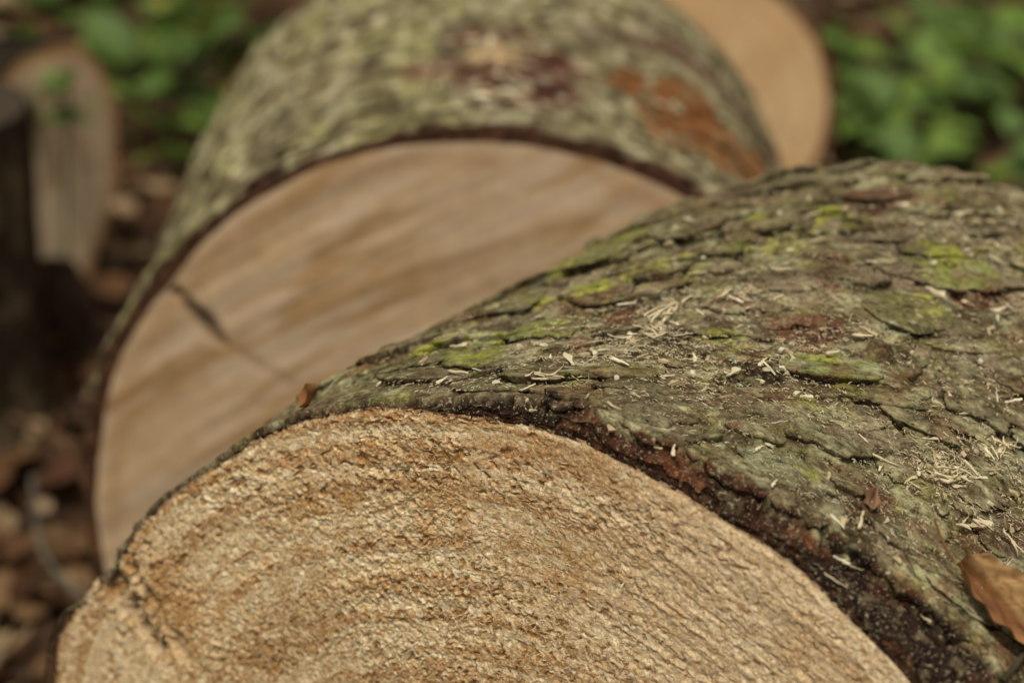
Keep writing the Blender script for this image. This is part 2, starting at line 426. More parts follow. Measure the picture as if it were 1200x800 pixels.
def blob(fr, px, py, wpx, hpx, deg=0, st=1.0):
    """an oval seen at a pixel, turned into its place and size on the bark"""
    th, s_ = fr.bark(px, py)
    v = fr.R * (PI / 2 - th)
    c, s0 = math.cos(math.radians(deg)), math.sin(math.radians(deg))
    t1, s1 = fr.bark(px + wpx * c, py - wpx * s0); t2, s2 = fr.bark(px - hpx * s0, py - hpx * c)
    dv, ds = fr.R * (th - t1), s1 - s_; a = math.hypot(dv, ds); an = math.atan2(ds, dv)
    dv2, ds2 = fr.R * (th - t2), s2 - s_; b = abs(-dv2 * math.sin(an) + ds2 * math.cos(an))
    return (v, s_, a, max(b, .001), an, st)
blobs1 = dict(
    moss=[blob(F1, *q) for q in [(565, 420, 38, 16, 10), (630, 397, 36, 12), (700, 352, 26, 12), (728, 300, 40, 8, 15), (1112, 318, 42, 26), (1072, 368, 40, 12, -12), (922, 570, 36, 18, -15), (905, 268, 30, 8), (955, 432, 34, 12, -8), (985, 262, 50, 7), (660, 330, 26, 8), (510, 425, 24, 8), (1010, 470, 40, 12, 0, .5), (850, 405, 30, 10, 0, .5), (620, 365, 28, 12, 20, .7), (1180, 300, 26, 10, 0, .6), (960, 490, 50, 10, 0, .5), (780, 330, 60, 14, 0, .5), (900, 300, 60, 12, 0, .4)]],
    pale=[blob(F1, *q) for q in [(1010, 445, 26, 10), (1060, 395, 20, 8), (895, 560, 26, 20), (1120, 350, 26, 8), (740, 490, 40, 18, 0, .2), (1180, 540, 40, 40, 0, .6), (1130, 500, 30, 16, 0, .4), (560, 410, 16, 7)]],
    red=[blob(F1, *q) for q in [(945, 398, 46, 24, -25), (735, 378, 24, 12), (1150, 352, 40, 14, -5), (1030, 240, 42, 12), (830, 490, 44, 20, 0, .5), (1020, 590, 12, 16), (900, 480, 40, 18, 0, .5), (1100, 520, 20, 16, 0, .7), (1170, 470, 30, 20, 0, .35), (1060, 275, 50, 10, 0, .6), (1190, 640, 20, 20, 0, .5)]],
    dark=[blob(F1, *q) for q in [(880, 440, 30, 12), (905, 455, 16, 12), (1010, 262, 30, 5), (850, 460, 20, 10), (790, 405, 22, 12, 0, .8), (600, 412, 12, 10), (1090, 400, 22, 7), (1070, 500, 22, 14, 0, .7)]])
_bt = [(430, 470, 0), (500, 476, 6), (560, 488, 6), (632, 499, 14), (719, 536, 16), (800, 577, 36), (849, 609, 40), (924, 656, 46), (980, 710, 70), (1025, 749, 85), (1070, 800, 100)]
_bv, _bs = [], []
for px, py, up_ in _bt:
    th, s_ = F1.bark(px, py - up_ + 0.0); _bv.append(F1.R * (PI / 2 - th)); _bs.append(max(s_, 0.0002) if up_ else 0.0001)
    _bs[-1] = max(_bs[-1], up_ * 0.00015)
_o = np.argsort(_bv)
bf1 = BarkField(F1, math.radians(43), math.radians(153), 0.00030, 3000, 101, 0.0046, 0.0012, rw1, tb1, blobs1, band=(np.array(_bv)[_o], np.array(_bs)[_o]))
log1 = F1.empty('cut_log', label='nearest cut log, mossy flaking bark and rough tan sawn face in front', category='log')
build_bark(log1, bf1, MAT['bark'])

rg = np.random.default_rng(5)
E1 = 0.75
explicit = [ # px, py, half width, half height, degrees, lift, colour
    (970, 442, 62, 19, -6, .0022, (0.26, 0.29, 0.10)), (1062, 372, 58, 24, -22, .0016, (0.17, 0.16, 0.06)), (905, 268, 36, 14, 5, .0018, None),
    (815, 278, 44, 14, 8, .0016, None), (725, 302, 46, 11, 14, .0022, (0.19, 0.20, 0.06)), (905, 560, 42, 26, -10, .0007, (0.21, 0.21, 0.12)), (562, 420, 44, 19, 8, .0014, (0.26, 0.29, 0.07)),
    (500, 446, 50, 13, -3, .0014, None), (700, 352, 40, 16, 12, .0010, None), (640, 400, 44, 15, 3, .0010, (0.24, 0.27, 0.07)), (1110, 322, 52, 28, -4, .0012, (0.24, 0.27, 0.07)),
    (1020, 232, 50, 11, 0, .0018, None), (830, 385, 42, 16, -8, .0009, None), (760, 500, 60, 26, -10, .0006, (0.16, 0.13, 0.08)), (880, 512, 46, 24, -5, .0006, (0.15, 0.11, 0.07)),
    (1120, 410, 44, 14, -6, .0014, None), (1045, 470, 44, 18, -8, .0012, None), (590, 462, 56, 18, -10, .0008, (0.13, 0.125, 0.06)), (1160, 250, 44, 12, -6, .0014, None), (985, 300, 46, 14, -5, .0012, None),
    (930, 335, 46, 16, -4, .0010, None), (870, 340, 40, 14, 6, .0010, None), (1000, 395, 30, 18, -20, .0008, None), (1180, 430, 40, 18, -4, .0010, None), (860, 575, 26, 18, -20, .0006, None), (1000, 520, 40, 20, -6, .0008, None)]
used = []
for (px, py, wx, hx, dg, lf, colr) in explicit:
    v, s_, a, b, an, _ = blob(F1, px, py, wx, hx, dg)
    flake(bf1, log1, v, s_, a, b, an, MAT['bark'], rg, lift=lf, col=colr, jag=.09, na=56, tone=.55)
    used.append((v, s_, a))
bare = [blob(F1, 945, 398, 50, 26, -25), blob(F1, 735, 378, 26, 12), blob(F1, 890, 440, 44, 14), blob(F1, 1150, 352, 40, 14), blob(F1, 1030, 252, 40, 8)]
def dens1(v, s_):
    th = PI / 2 - v / F1.R
    if v < -0.075 or (v < -0.028 and s_ < .022): return False
    for (a_, b_, c_) in used:
        if math.hypot(v - a_, s_ - b_) < c_ * .7: return False
    for q in bare:
        if math.hypot(v - q[0], s_ - q[1]) < q[3]: return False
    bw = np.interp(v, bf1.band[0], bf1.band[1])
    return s_ > bw + 0.004
for (v, s_) in scatter(bf1, 240, 0.0076, E1, 1.15, rg, 12000, dens1):
    a = 0.0066 * rg.uniform(.5, 1.4); b = a * rg.uniform(.65, .95)
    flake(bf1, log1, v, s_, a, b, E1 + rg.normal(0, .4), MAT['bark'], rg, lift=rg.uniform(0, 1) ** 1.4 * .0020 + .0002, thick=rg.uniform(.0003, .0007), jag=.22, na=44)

# ---- front face: polar grid with torn end grain
def face1():
    th = np.linspace(math.radians(44), math.radians(172), 1000)
    rest = np.linspace(math.radians(172), math.radians(404), 50)[1:-1]
    tha = np.concatenate([th, rest])
    t = np.concatenate([[0.0, .1, .2, .3, .38, .44], np.linspace(.48, 1, 400)])
    TH, T = np.meshgrid(tha, t); rw = rw1(TH)
    X = T * rw * np.cos(TH); Z = T * rw * np.sin(TH); r = T * rw
    # rings bend gently; arc runs along the ring, across is the radius
    arc = TH * 0.13
    warp = 0.0020 * (fbm(X * 45, Z * 45, 3, 3) - .5)
    rc = r + warp
    ring = fbm(arc * 20, rc * 420, 4, 31)                       # long thin bands along the rings
    band = fbm(arc * 9, rc * 150, 3, 32)
    wx = .0012 * (fbm(X * 700, Z * 700, 2, 61) - .5) * 2; wz = .0012 * (fbm(X * 700, Z * 700, 2, 62) - .5) * 2
    g1, id1 = worley((arc + wx) * 1000, (r + wz) * 1500, 33)     # torn fibre bundles
    g2 = fbm((arc + wx) * 1100, (r + wz) * 1500, 3, 34, .7)
    g3 = 1 - 2 * np.abs(fbm((X + wx) * 520, (Z + wz) * 520, 3, 63) - .5) * 2
    big = fbm(X * 60, Z * 60, 3, 35)
    rough = 0.55 + 0.9 * ss(.35, .65, big)
    right = ss(math.radians(96), math.radians(74), TH)          # smoother, combed part at the right
    rough = rough * (1 - .6 * right)
    lump = fbm(X * 260, Z * 260, 3, 64)
    h = .85 * rough * (0.00016 * (.7 - g1) + 0.0010 * (g2 - .5) + 0.00028 * (id1 - .5) * (g1 < .38) + 0.00025 * g3 + .0003 * (lump - .5)) + 0.0004 * (band - .5) + 0.0005 * (ring - .5)
    pit = ss(.60, .70, fbm((arc + wx) * 650, (r + wz) * 900, 3, 44)) * ss(.42, .6, band * .6 + ring * .4 + .06)
    h -= .0006 * pit * (1 - .5 * right)
    # combed chain marks crossing the right part
    u = X * math.cos(-.9) + Z * math.sin(-.9); wv = -X * math.sin(-.9) + Z * math.cos(-.9)
    comb = fbm(arc * 90, rc * 1100, 3, 36)
    h += right * 0.0006 * (fbm(X * 900, Z * 900, 3, 81) - .5) + right * ss(1.0, .85, T) * 0.00028 * (comb - .5) * 2
    h += 0.0020 * (fbm(X * 25, Z * 25, 2, 37) - .5)
    # the saw nick in the rim at the left
    def seg(ax, ay, bx, by):
        (t0, r0), (t1, r1) = F1.face(ax, ay), F1.face(bx, by)
        A = np.array([r0 * math.cos(t0), r0 * math.sin(t0)]); B = np.array([r1 * math.cos(t1), r1 * math.sin(t1)])
        d = B - A; L2 = d @ d; k = np.clip(((X - A[0]) * d[0] + (Z - A[1]) * d[1]) / L2, 0, 1)
        return np.hypot(X - A[0] - k * d[0], Z - A[1] - k * d[1]), k
    wob = 0.0050 * (fbm(X * 350, Z * 350, 4, 39) - .5)
    d1, k1 = seg(128, 672, 196, 775); d2, k2 = seg(150, 664, 226, 775)
    w1 = .0024 * (1.15 - .6 * k1); gr = np.exp(-((d1 + wob) / w1) ** 2) * (1 - ss(.75, 1, k1) * .8); gr2 = np.exp(-((d2 + wob) / .0014) ** 2) * (1 - .7 * k2)
    brk = .35 + .65 * ss(.42, .56, fbm(X * 420, Z * 420, 3, 83)); gr = gr * brk; gr2 = gr2 * ss(.45, .6, fbm(X * 300, Z * 300, 3, 84))
    h -= 0.0050 * gr + 0.0030 * gr2
    edge = ss(.985, 1.0, T); h -= 0.0008 * edge * fbm(arc * 500, r * 0, 3, 40)
    h *= ss(0, .3, T)
    # colour of the wood, browner in the pits and darker along the nick
    c = np.empty(X.shape + (3,)); c[:] = (0.67, 0.51, 0.305)
    n = fbm(arc * 700, r * 1200, 3, 43)
    c = mixc(c, (0.80, 0.68, 0.48), ss(.48, .66, n))
    c = mixc(c, (0.38, 0.20, 0.075), ss(.50, .56, ring * .8 + band * .2) * (.22 + .60 * ss(.40, .56, fbm((arc + wx) * 900, (r + wz) * 1300, 3, 86))) * (1 - .55 * right))
    c = mixc(c, (0.50, 0.33, 0.17), right * ss(.52, .62, comb) * .55)
    c = mixc(c, (0.50, 0.29, 0.11), ss(.52, .66, lump) * ss(.5, .35, band) * .6)
    c = mixc(c, (0.32, 0.165, 0.055), np.clip(pit * .9, 0, 1))
    c = mixc(c, (0.66, 0.52, 0.36), right * ss(.55, .8, T) * .45)
    st = np.exp(-((np.hypot(X - seg(205, 715, 206, 716)[1] * 0 - _stx, Z - _stz)) / .0105) ** 2)
    c = mixc(c, (0.40, 0.195, 0.05), st * .95 * ss(.36, .55, n + .1))
    c = mixc(c, (0.12, 0.055, 0.018), np.clip(gr + .5 * gr2, 0, 1) * .85)
    o2 = np.exp(-((r - rw + .006) / .005) ** 2) * ss(.45, .65, fbm(arc * 60, r * 200, 3, 46))
    c = mixc(c, (0.42, 0.235, 0.10), o2 * .6)
    c = mixc(c, (0.16, 0.075, 0.035), ss(.992, 1.0, T) * .7)
    P = np.stack([X, -h, F1.R + Z], -1)
    return mesh('cut_face', P, grid_faces(len(t), len(tha), False, True), None, c.reshape(-1, 3)), (TH, T)
_a, _b = F1.face(205, 712); _stx, _stz = _b * math.cos(_a), _b * math.sin(_a)
me, _ = face1()
obj('cut_face', me, MAT['wood'], log1)

# fuzz of torn fibres on the front face
def strip_fibres(n, posf, lrange, wrange, cols, rg, curl=.4):
    B = Bag(); V = []; Q = []; C = []
    for i in range(n):
        p, d, nrm = posf(i)
        L = rg.uniform(*lrange); wd = rg.uniform(*wrange); side = np.cross(d, nrm); side /= np.linalg.norm(side) + 1e-9
        k = 4; cc = cols[rg.integers(len(cols))] * rg.uniform(.8, 1.15)
        bend = rg.normal(0, curl) ; lift = rg.uniform(.1, .5)
        for j in range(k):
            u = j / (k - 1)
            q = p + d * L * (u - .3) + side * bend * L * u * u + nrm * (lift * L * u * (1.2 - u) + .00005)
            ww = wd * (1 - .7 * u)
            V.append(q - side * ww * .5); V.append(q + nrm * ww * .35); V.append(q + side * ww * .5); C += [cc, cc, cc]
        b0 = i * k * 3
        for j in range(k - 1):
            o = b0 + j * 3
            Q += [(o, o + 1, o + 4, o + 3), (o + 1, o + 2, o + 5, o + 4), (o + 2, o, o + 3, o + 5)]
    return np.array(V), np.array(Q), np.array(C)
fg = np.random.default_rng(31)
_th = fg.uniform(math.radians(50), math.radians(166), 20000); _t = np.sqrt(fg.uniform(.5 ** 2, .995, 20000)); _keep = fg.random(20000) < (.35 + .65 * ss(.4, .6, fbm(np.cos(_th) * _t * 9, np.sin(_th) * _t * 9, 2, 8))) * (1 - .6 * ss(math.radians(88), math.radians(70), _th))
_th = _th[_keep][:12000]; _t = _t[_keep][:12000]; _rw = rw1(_th) * _t
def fpos(i):
    th = _th[i]; r = _rw[i]
    tang = np.array([-math.sin(th), 0, math.cos(th)]) * (1 if fg.random() < .5 else -1)
    d = tang + np.array([fg.normal(0, .5), -abs(fg.normal(0, .25)), fg.normal(0, .5)]); d /= np.linalg.norm(d)
    return np.array([r * math.cos(th), -.0002, F1.R + r * math.sin(th)]), d, np.array([0, -1.0, 0])
V_, Q_, C_ = strip_fibres(len(_th), fpos, (.0004, .0013), (.00010, .00026), [np.array(c) for c in [(.70, .54, .32), (.80, .67, .46), (.55, .34, .14), (.42, .23, .08)]], fg)
obj('wood_fibre', mesh('wood_fibre', V_, Q_, None, C_), MAT['splinter'], log1, kind='stuff')

# =================================================================== log behind it
rim2 = [(120, 662), (113, 600), (118, 525), (137, 430), (150, 402), (200, 332), (240, 282), (280, 247), (350, 207), (400, 187), (475, 171), (550, 167), (625, 172), (700, 189), (775, 219), (800, 231), (840, 248)]
rw2 = outline(F2, rim2)
def tb2(v): return 0.0030 + .0016 * ss(-.07, -.12, np.asarray(v)) + 0.0008 * (fbm(np.asarray(v) * 60, np.asarray(v) * 0, 2, 4) - .5)
blobs2 = dict(
    red=[blob(F2, *q) for q in [(610, 95, 80, 30, -4, .9), (510, 80, 50, 16, 10, .8), (650, 70, 40, 20), (580, 38, 60, 8), (610, 130, 50, 14, 0, .6), (800, 70, 22, 40, -50, .8), (200, 330, 10, 10), (860, 120, 20, 40, -30, .5)]],
    orange=[blob(F2, *q) for q in [(745, 100, 36, 18, -25), (800, 135, 58, 36, -38), (868, 188, 36, 20, -50, .9), (838, 150, 30, 12, -20, .8)]],
    cream=[blob(F2, *q) for q in [(582, 60, 36, 14)]])
bf2 = BarkField(F2, math.radians(28), math.radians(176), 0.0007, 1500, 202, 0.0050, 0.0016, rw2, tb2, blobs2, far=True)
log2 = F2.empty('cut_log', label='second cut log in the middle, behind the nearest, pale lichened bark and smooth sawn face', category='log')
build_bark(log2, bf2, MAT['bark_far'])
for (v, s_) in scatter(bf2, 240, 0.0105, 0, 1.4, rg, 5000, lambda v, s_: s_ > .006):
    a = 0.009 * rg.uniform(.6, 1.3); b = a * rg.uniform(.5, .8)
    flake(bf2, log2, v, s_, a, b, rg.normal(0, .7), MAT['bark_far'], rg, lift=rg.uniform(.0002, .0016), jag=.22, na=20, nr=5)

def smooth_face(fr, rw, colf, step=220, rows=160, bulge=.001, marks=None, name='cut_face', root=None):
    th = np.linspace(0, 2 * PI, step, endpoint=False); t = np.linspace(0, 1, rows)
    TH, T = np.meshgrid(th, t); TH2 = np.where(TH > PI, TH - 2 * PI, TH); r = T * rw(np.where(TH2 < -2.4, TH2 + 2 * PI, TH2))
    X = r * np.cos(TH); Z = r * np.sin(TH)
    h = bulge * (fbm(X * 30, Z * 30, 3, 8) - .5)
    if marks is not None: h = h + marks(X, Z)
    c = colf(X, Z, T)
    P = np.stack([X, -h, fr.R + Z], -1)
    obj(name, mesh(name, P, grid_faces(rows, step, True, True), None, c.reshape(-1, 3)), MAT['wood_far'], root)
def seg_d(fr, X, Z, a, b):
    (t0, r0), (t1, r1) = fr.face(*a), fr.face(*b)
    A = np.array([r0 * math.cos(t0), r0 * math.sin(t0)]); B = np.array([r1 * math.cos(t1), r1 * math.sin(t1)]); d = B - A
    k = np.clip(((X - A[0]) * d[0] + (Z - A[1]) * d[1]) / (d @ d), 0, 1)
    return np.hypot(X - A[0] - k * d[0], Z - A[1] - k * d[1]), k
def saw_coord(X, Z):
    # chain-saw arcs, flatter at the left and steeper to the right
    return X * np.cos(.45) + Z * np.sin(.45), -X * np.sin(.42) + Z * np.cos(.42) - 1.1 * X * np.abs(X)
def marks2(X, Z):
    u, w_ = saw_coord(X, Z); h = .0010 * (fbm(u * 12, w_ * 160, 3, 12) - .5)
    d, k = seg_d(F2, X, Z, (203, 338), (264, 404)); d2, k2 = seg_d(F2, X, Z, (262, 402), (345, 450))
    return h - .004 * np.exp(-(d / (.0014 * (.25 + 1.1 * np.sin(PI * k ** 1.6)))) ** 2) - .0003 * np.exp(-(d2 / .0012) ** 2)
def col2(X, Z, T):
    u, w_ = saw_coord(X, Z)
    c = np.empty(X.shape + (3,)); c[:] = (0.445, 0.315, 0.190)
    a = fbm(u * 26, w_ * 210, 4, 14) * .6 + fbm(u * 12, w_ * 90, 3, 24) * .4
    c = mixc(c, (0.30, 0.180, 0.078), ss(.50, .62, a) * .75)
    c = mixc(c, (0.52, 0.405, 0.30), ss(.50, .62, fbm(u * 35, w_ * 300, 4, 15)) * .7)
    c = mixc(c, (0.48, 0.36, 0.25), ss(.45, .6, fbm(X * 25, Z * 25, 3, 16)) * .4)
    c = mixc(c, (0.33, 0.19, 0.085), np.exp(-((T - .955) / .03) ** 2) * .55 * ss(.35, .6, fbm(X * 60, Z * 60, 2, 17)))
    d, k = seg_d(F2, X, Z, (203, 338), (264, 404)); d2, k2 = seg_d(F2, X, Z, (262, 402), (345, 450))
    c = mixc(c, (0.07, 0.035, 0.018), np.exp(-(d / (.0016 * (.25 + 1.1 * np.sin(PI * k ** 1.6)))) ** 2)); c = mixc(c, (0.22, 0.13, 0.07), np.exp(-(d2 / .0012) ** 2) * .5)
    return c
smooth_face(F2, rw2, col2, 420, 260, marks=marks2, root=log2)

# =================================================================== blurred logs further back
def plain_log(cx, cy, az, R, L, label, face_col, bark_cols, ring_col, seed, tbk=.004, nfl=40, name='cut_log'):
    fr = Frame(cx, cy, az, R, L)
    root = fr.empty(name, label=label, category='log')
    rw = lambda t: (R - tbk) * (1 + (.02 if seed != 302 else .16) * (fbm(np.cos(t) * 2 + 5, np.sin(t) * 2 + 5, 2, seed) - .5))
    n, m = 110, 70
    th = np.linspace(0, 2 * PI, n, endpoint=False); s_ = np.linspace(0, L, m)
    TH, S = np.meshgrid(th, s_); cxn = np.cos(TH) * R * 60; czn = np.sin(TH) * R * 60
    hh = .003 * (fbm(cxn + S * 30, czn + S * 45, 4, seed) - .5) * 2
    r = rw(TH) + tbk + hh
    P = np.stack([r * np.cos(TH), S, R + r * np.sin(TH)], -1)
    nn = fbm(TH * R * 90, S * 90, 4, seed + 2)
    c = np.empty(P.shape); c[:] = bark_cols[0]; c = mixc(c, bark_cols[1], ss(.45, .6, nn)); c = mixc(c, bark_cols[2], ss(.58, .68, fbm(TH * R * 150, S * 150, 3, seed + 3)))
    obj('bark', mesh('bark', P, grid_faces(m, n, True, False), None, c.reshape(-1, 3)), MAT['bark_far'], root)
    rr = np.stack([rw(th) - .0005, rw(th) + tbk * .5, r[0]]); yy = np.array([[.0], [.0006], [0]]) + th * 0
    P = np.stack([rr * np.cos(th), yy, R + rr * np.sin(th)], -1)
    obj('bark_edge', mesh('bark_edge', P, grid_faces(3, n, True, True), None, ring_col), MAT['bark_far'], root)
    def cf(X, Z, T):
        c = np.empty(X.shape + (3,)); c[:] = face_col[0]
        c = mixc(c, face_col[1], ss(.4, .62, fbm(X * 40, Z * 25, 3, seed + 5)))
        c = mixc(c, face_col[2], ss(.5, .7, fbm(T * 14, X * 20, 3, seed + 6)) * .6); c = mixc(c, np.array(face_col[2]) * .6, ss(.22, .05, T + .1 * fbm(X * 50, Z * 50, 2, seed)) * .6)
        return mixc(c, np.array(face_col[1]) * .4, (np.abs(np.sin(np.arctan2(Z, X) * 1.5 + .5 * fbm(T * 4, T, 2, seed))) < .02) * ss(.1, .4, T) * .8)
    smooth_face(fr, lambda t: rw(t), cf, 110, 50, root=root)
    a = np.linspace(0, 2 * PI, 60, endpoint=False)
    rows = [np.stack([q * (R - .001) * np.cos(a), np.full(60, L), R + q * (R - .001) * np.sin(a)], -1) for q in (1.0, .5, .01)]
    obj('rear_cut_face', mesh('rear_cut_face', np.concatenate(rows), grid_faces(3, 60, True, False), None, face_col[0]), MAT['wood_far'], root)
    g = np.random.default_rng(seed)
    bf = BarkField(fr, -PI / 2 + .01, PI / 2 * 3 - .01, .004, 5, seed, .005, .001, rw, lambda v: tbk + 0 * v, {}, far=True)
    for k in range(nfl):
        th_ = g.uniform(.1, PI - .1)
        fl = flake(bf, root, R * (PI / 2 - th_), g.uniform(.01, L - .01), g.uniform(.007, .014), g.uniform(.004, .008), g.normal(0, .5), MAT['bark_far'], g, lift=g.uniform(.001, .003), na=14, nr=4, col=bark_cols[g.integers(3)])
    return fr, root
GB = [(.11, .085, .055), (.17, .15, .10), (.05, .035, .025)]
F3, log3 = plain_log(0.0890, 1.155, -0.02, .0765, .26, 'small log with a clean pale cut face, half hidden behind the middle log at right', [(.62, .44, .26), (.56, .37, .20), (.52, .32, .16)], GB, (.12, .055, .03), 301, tbk=.004)
# left-edge log, dark bark tones lowered to paint in shade, weathered end turned away
F4, log4 = plain_log(-0.2240, 1.045, -1.22, .0660, .34, 'log at left with pale weathered cut end turned sideways, behind the dark upright billet', [(.80, .64, .45), (.70, .54, .38), (.70, .47, .28)], [(.020, .015, .010), (.035, .025, .017), (.012, .009, .006)], (.60, .36, .19), 302, tbk=.006)
def standing_billet(x, y, R, H):
    root = bpy.data.objects.new('standing_billet', None); COL.objects.link(root); root.location = (x, y, -.012)
    root['label'] = 'very dark upright billet at the left edge of the picture'; root['category'] = 'billet'
    n, m = 90, 60; th = np.linspace(0, 2 * PI, n, endpoint=False); zz = np.linspace(0, H, m); TH, Z = np.meshgrid(th, zz)
    fis = 1 - np.abs(fbm(np.cos(TH) * 5 + 9, np.sin(TH) * 5 + Z * 8, 4, 61) - .5) * 4
    r = R * (1 + .12 * (fbm(np.cos(TH) * 1.5 + 4, np.sin(TH) * 1.5 + Z * 3, 3, 60) - .5)) - .003 * np.clip(fis, 0, 1) + .01 * np.exp(-Z / .02)
    c = np.empty(Z.shape + (3,)); c[:] = (.030, .022, .014); c = mixc(c, (.085, .062, .038), ss(.5, .65, fbm(TH * 6, Z * 60, 4, 62)))
    obj('bark', mesh('bark', np.stack([r * np.cos(TH), r * np.sin(TH), Z], -1), grid_faces(m, n, True), None, c.reshape(-1, 3)), MAT['bark_far'], root)
    q = np.linspace(.98, .01, 14)[:, None]; rr = r[-1][None] * q
    zt = H - .002 + .003 * fbm(rr * np.cos(th) * 60 + 7, rr * np.sin(th) * 60, 3, 63)
    cc = np.empty(rr.shape + (3,)); cc[:] = (.05, .036, .024)
    obj('cut_face', mesh('cut_face', np.stack([rr * np.cos(th), rr * np.sin(th), zt], -1), grid_faces(14, n, True), None, cc.reshape(-1, 3)), MAT['wood_far'], root)
standing_billet(-.257, .925, .052, .150)
F5, log5 = plain_log(-0.365, 1.60, 0.25, .050, .22, 'distant small log showing a pale round end in the top left corner', [(.50, .34, .20), (.45, .30, .17), (.38, .24, .13)], GB, (.10, .06, .035), 303, nfl=14)

# =================================================================== forest floor
n = 200
gx = np.concatenate([[-60, -20, -8, -4], np.linspace(-2.2, 2.2, n), [4, 8, 20, 60]]); gy = np.concatenate([[-60, -20, -8, -3], np.linspace(-1, 4, n), [6, 12, 30, 80]])
GX, GY = np.meshgrid(gx, gy)
def ground_z(x, y): return 0.020 * (fbm(x * 5 + 40, y * 5 + 40, 4, 9) - .5) - 0.012
GZ = ground_z(GX, GY)
cc = np.empty(GX.shape + (3,)); cc[:] = (.035, .020, .012); cc = mixc(cc, (.075, .036, .018), ss(.45, .6, fbm(GX * 20 + 90, GY * 20 + 90, 4, 10)))
obj('ground', mesh('ground', np.stack([GX, GY, GZ], -1), grid_faces(len(gy), len(gx)), None, cc.reshape(-1, 3)), MAT['soil'], kind='structure')

def leaf_arrays(L, W, curl, fold, wav, rg, nu=9, nv=4, tip=1.0):
    u = np.linspace(0, 1, nu)[:, None]; v = np.linspace(-1, 1, 2 * nv - 1)[None, :]
    prof = np.sin(PI * np.clip(u, 0, 1) ** .8) ** .8 * (1 + .06 * np.sin(u * 22)); prof = np.maximum(prof, .03)
    x = (u - .5) * L + 0 * v; y = v * prof * W * .5
    z = fold * np.abs(y) + curl * L * ((u - .5) ** 2) * 4 * .3 + wav * np.sin(u * 9 + rg.uniform(0, 6)) * v * W * .12 + wav * W * .1 * np.sin(v * 4 + u * 5)
    z = z - .002 * np.exp(-(v * 6) ** 2)
    return np.stack([x, y, z + 0 * x], -1), grid_faces(nu, 2 * nv - 1)
LCOL = [(.13, .064, .030), (.07, .036, .020), (.22, .13, .065), (.05, .028, .018), (.34, .24, .14), (.10, .042, .022), (.17, .092, .045)]
leaf_meshes = []
lg = np.random.default_rng(77)
for k in range(14):
    P, Q = leaf_arrays(1.0, lg.uniform(.5, .75), lg.uniform(-.4, .7), lg.uniform(-.1, .5), lg.uniform(.3, 1.2), lg)
    c = np.empty(P.shape); c[:] = LCOL[k % 7]; c *= (.8 + .4 * fbm(P[..., 0] * 6 + k, P[..., 1] * 6, 3, k))[..., None]
    c[:, 3] = c[:, 3] * .6
    leaf_meshes.append(mesh('fallen_leaf', P, Q, None, c.reshape(-1, 3)))
def near_log(x, y, pad=.0):
    for fr in (F1, F2, F3, F4, F5):
        p = fr.loc(np.array([x, y, 0]))
        if -.01 - pad < p[1] < fr.L + pad and abs(p[0]) < fr.R * .8 + pad: return True
    return False
def in_view(x, y, z=0, m=40):
    d = np.array([x, y, z]) - CAMP; zc = d @ np.array(fwd)
    if zc < .1: return False
    px = 600 + FPX * (d @ np.array(rt)) / zc; py = 400 - FPX * (d @ np.array(up)) / zc
    return (-m < px < 125 + m and -m < py < 800 + m) or (880 < px < 1200 + m and -m < py < 240) or (120 < px < 400 and -m < py < 220)
# crumbled litter that covers the soil, too small to count
B = Bag(); V = []; C = []; Tt = []
N = 14000
x = lg.uniform(-1.1, 1.3, N); y = lg.uniform(.2, 2.6, N); s_ = lg.uniform(.004, .014, N); a = lg.uniform(0, 2 * PI, N); z = ground_z(x, y) + lg.uniform(.001, .008, N)
ang = np.array([0, 1.3, 2.7, 4.2]); px_ = x[:, None] + s_[:, None] * np.cos(ang + a[:, None]); py_ = y[:, None] + s_[:, None] * .6 * np.sin(ang + a[:, None]); pz_ = z[:, None] + lg.normal(0, .003, (N, 4))
c = np.array(LCOL)[lg.integers(0, 7, N)] * lg.uniform(.5, 1.1, (N, 1))
obj('leaf_crumbs', mesh('leaf_crumbs', np.stack([px_, py_, pz_], -1), np.arange(4 * N).reshape(-1, 4), None, np.repeat(c, 4, 0)), MAT['leaf'], kind='stuff', label='crumbled brown leaf fragments and needles carpeting the soil between the logs', category='leaf litter')

LV = dict(group='fallen leaves on the forest floor', category='leaf')
cnt = 0
while cnt < 290:
    if cnt < 240:
        if lg.random() < .5: p = ground_at(lg.uniform(-60, 150), lg.uniform(-20, 840))
        else: p = ground_at(lg.uniform(860, 1250), lg.uniform(-60, 260))
    else: p = np.array([lg.uniform(-.6, .9), lg.uniform(.4, 2.2), 0])
    if near_log(p[0], p[1]): continue
    sc_ = lg.uniform(.014, .036)
    o = obj('fallen_leaf', leaf_meshes[lg.integers(14)], MAT['leaf'], None, (p[0], p[1], ground_z(p[0], p[1]) + lg.uniform(.006, .022)), **LV)
    o['label'] = 'brown curled fallen leaf in the dark litter left of the middle log' if p[0] < .05 else 'brown curled fallen leaf in the litter behind the nearest log at right'
    o['group'] = 'fallen leaves left of the middle log' if p[0] < .05 else 'fallen leaves behind the nearest log'
    o.scale = (sc_, sc_, sc_); o.rotation_euler = (lg.normal(0, .35), lg.normal(0, .35), lg.uniform(0, 2 * PI))
    cnt += 1

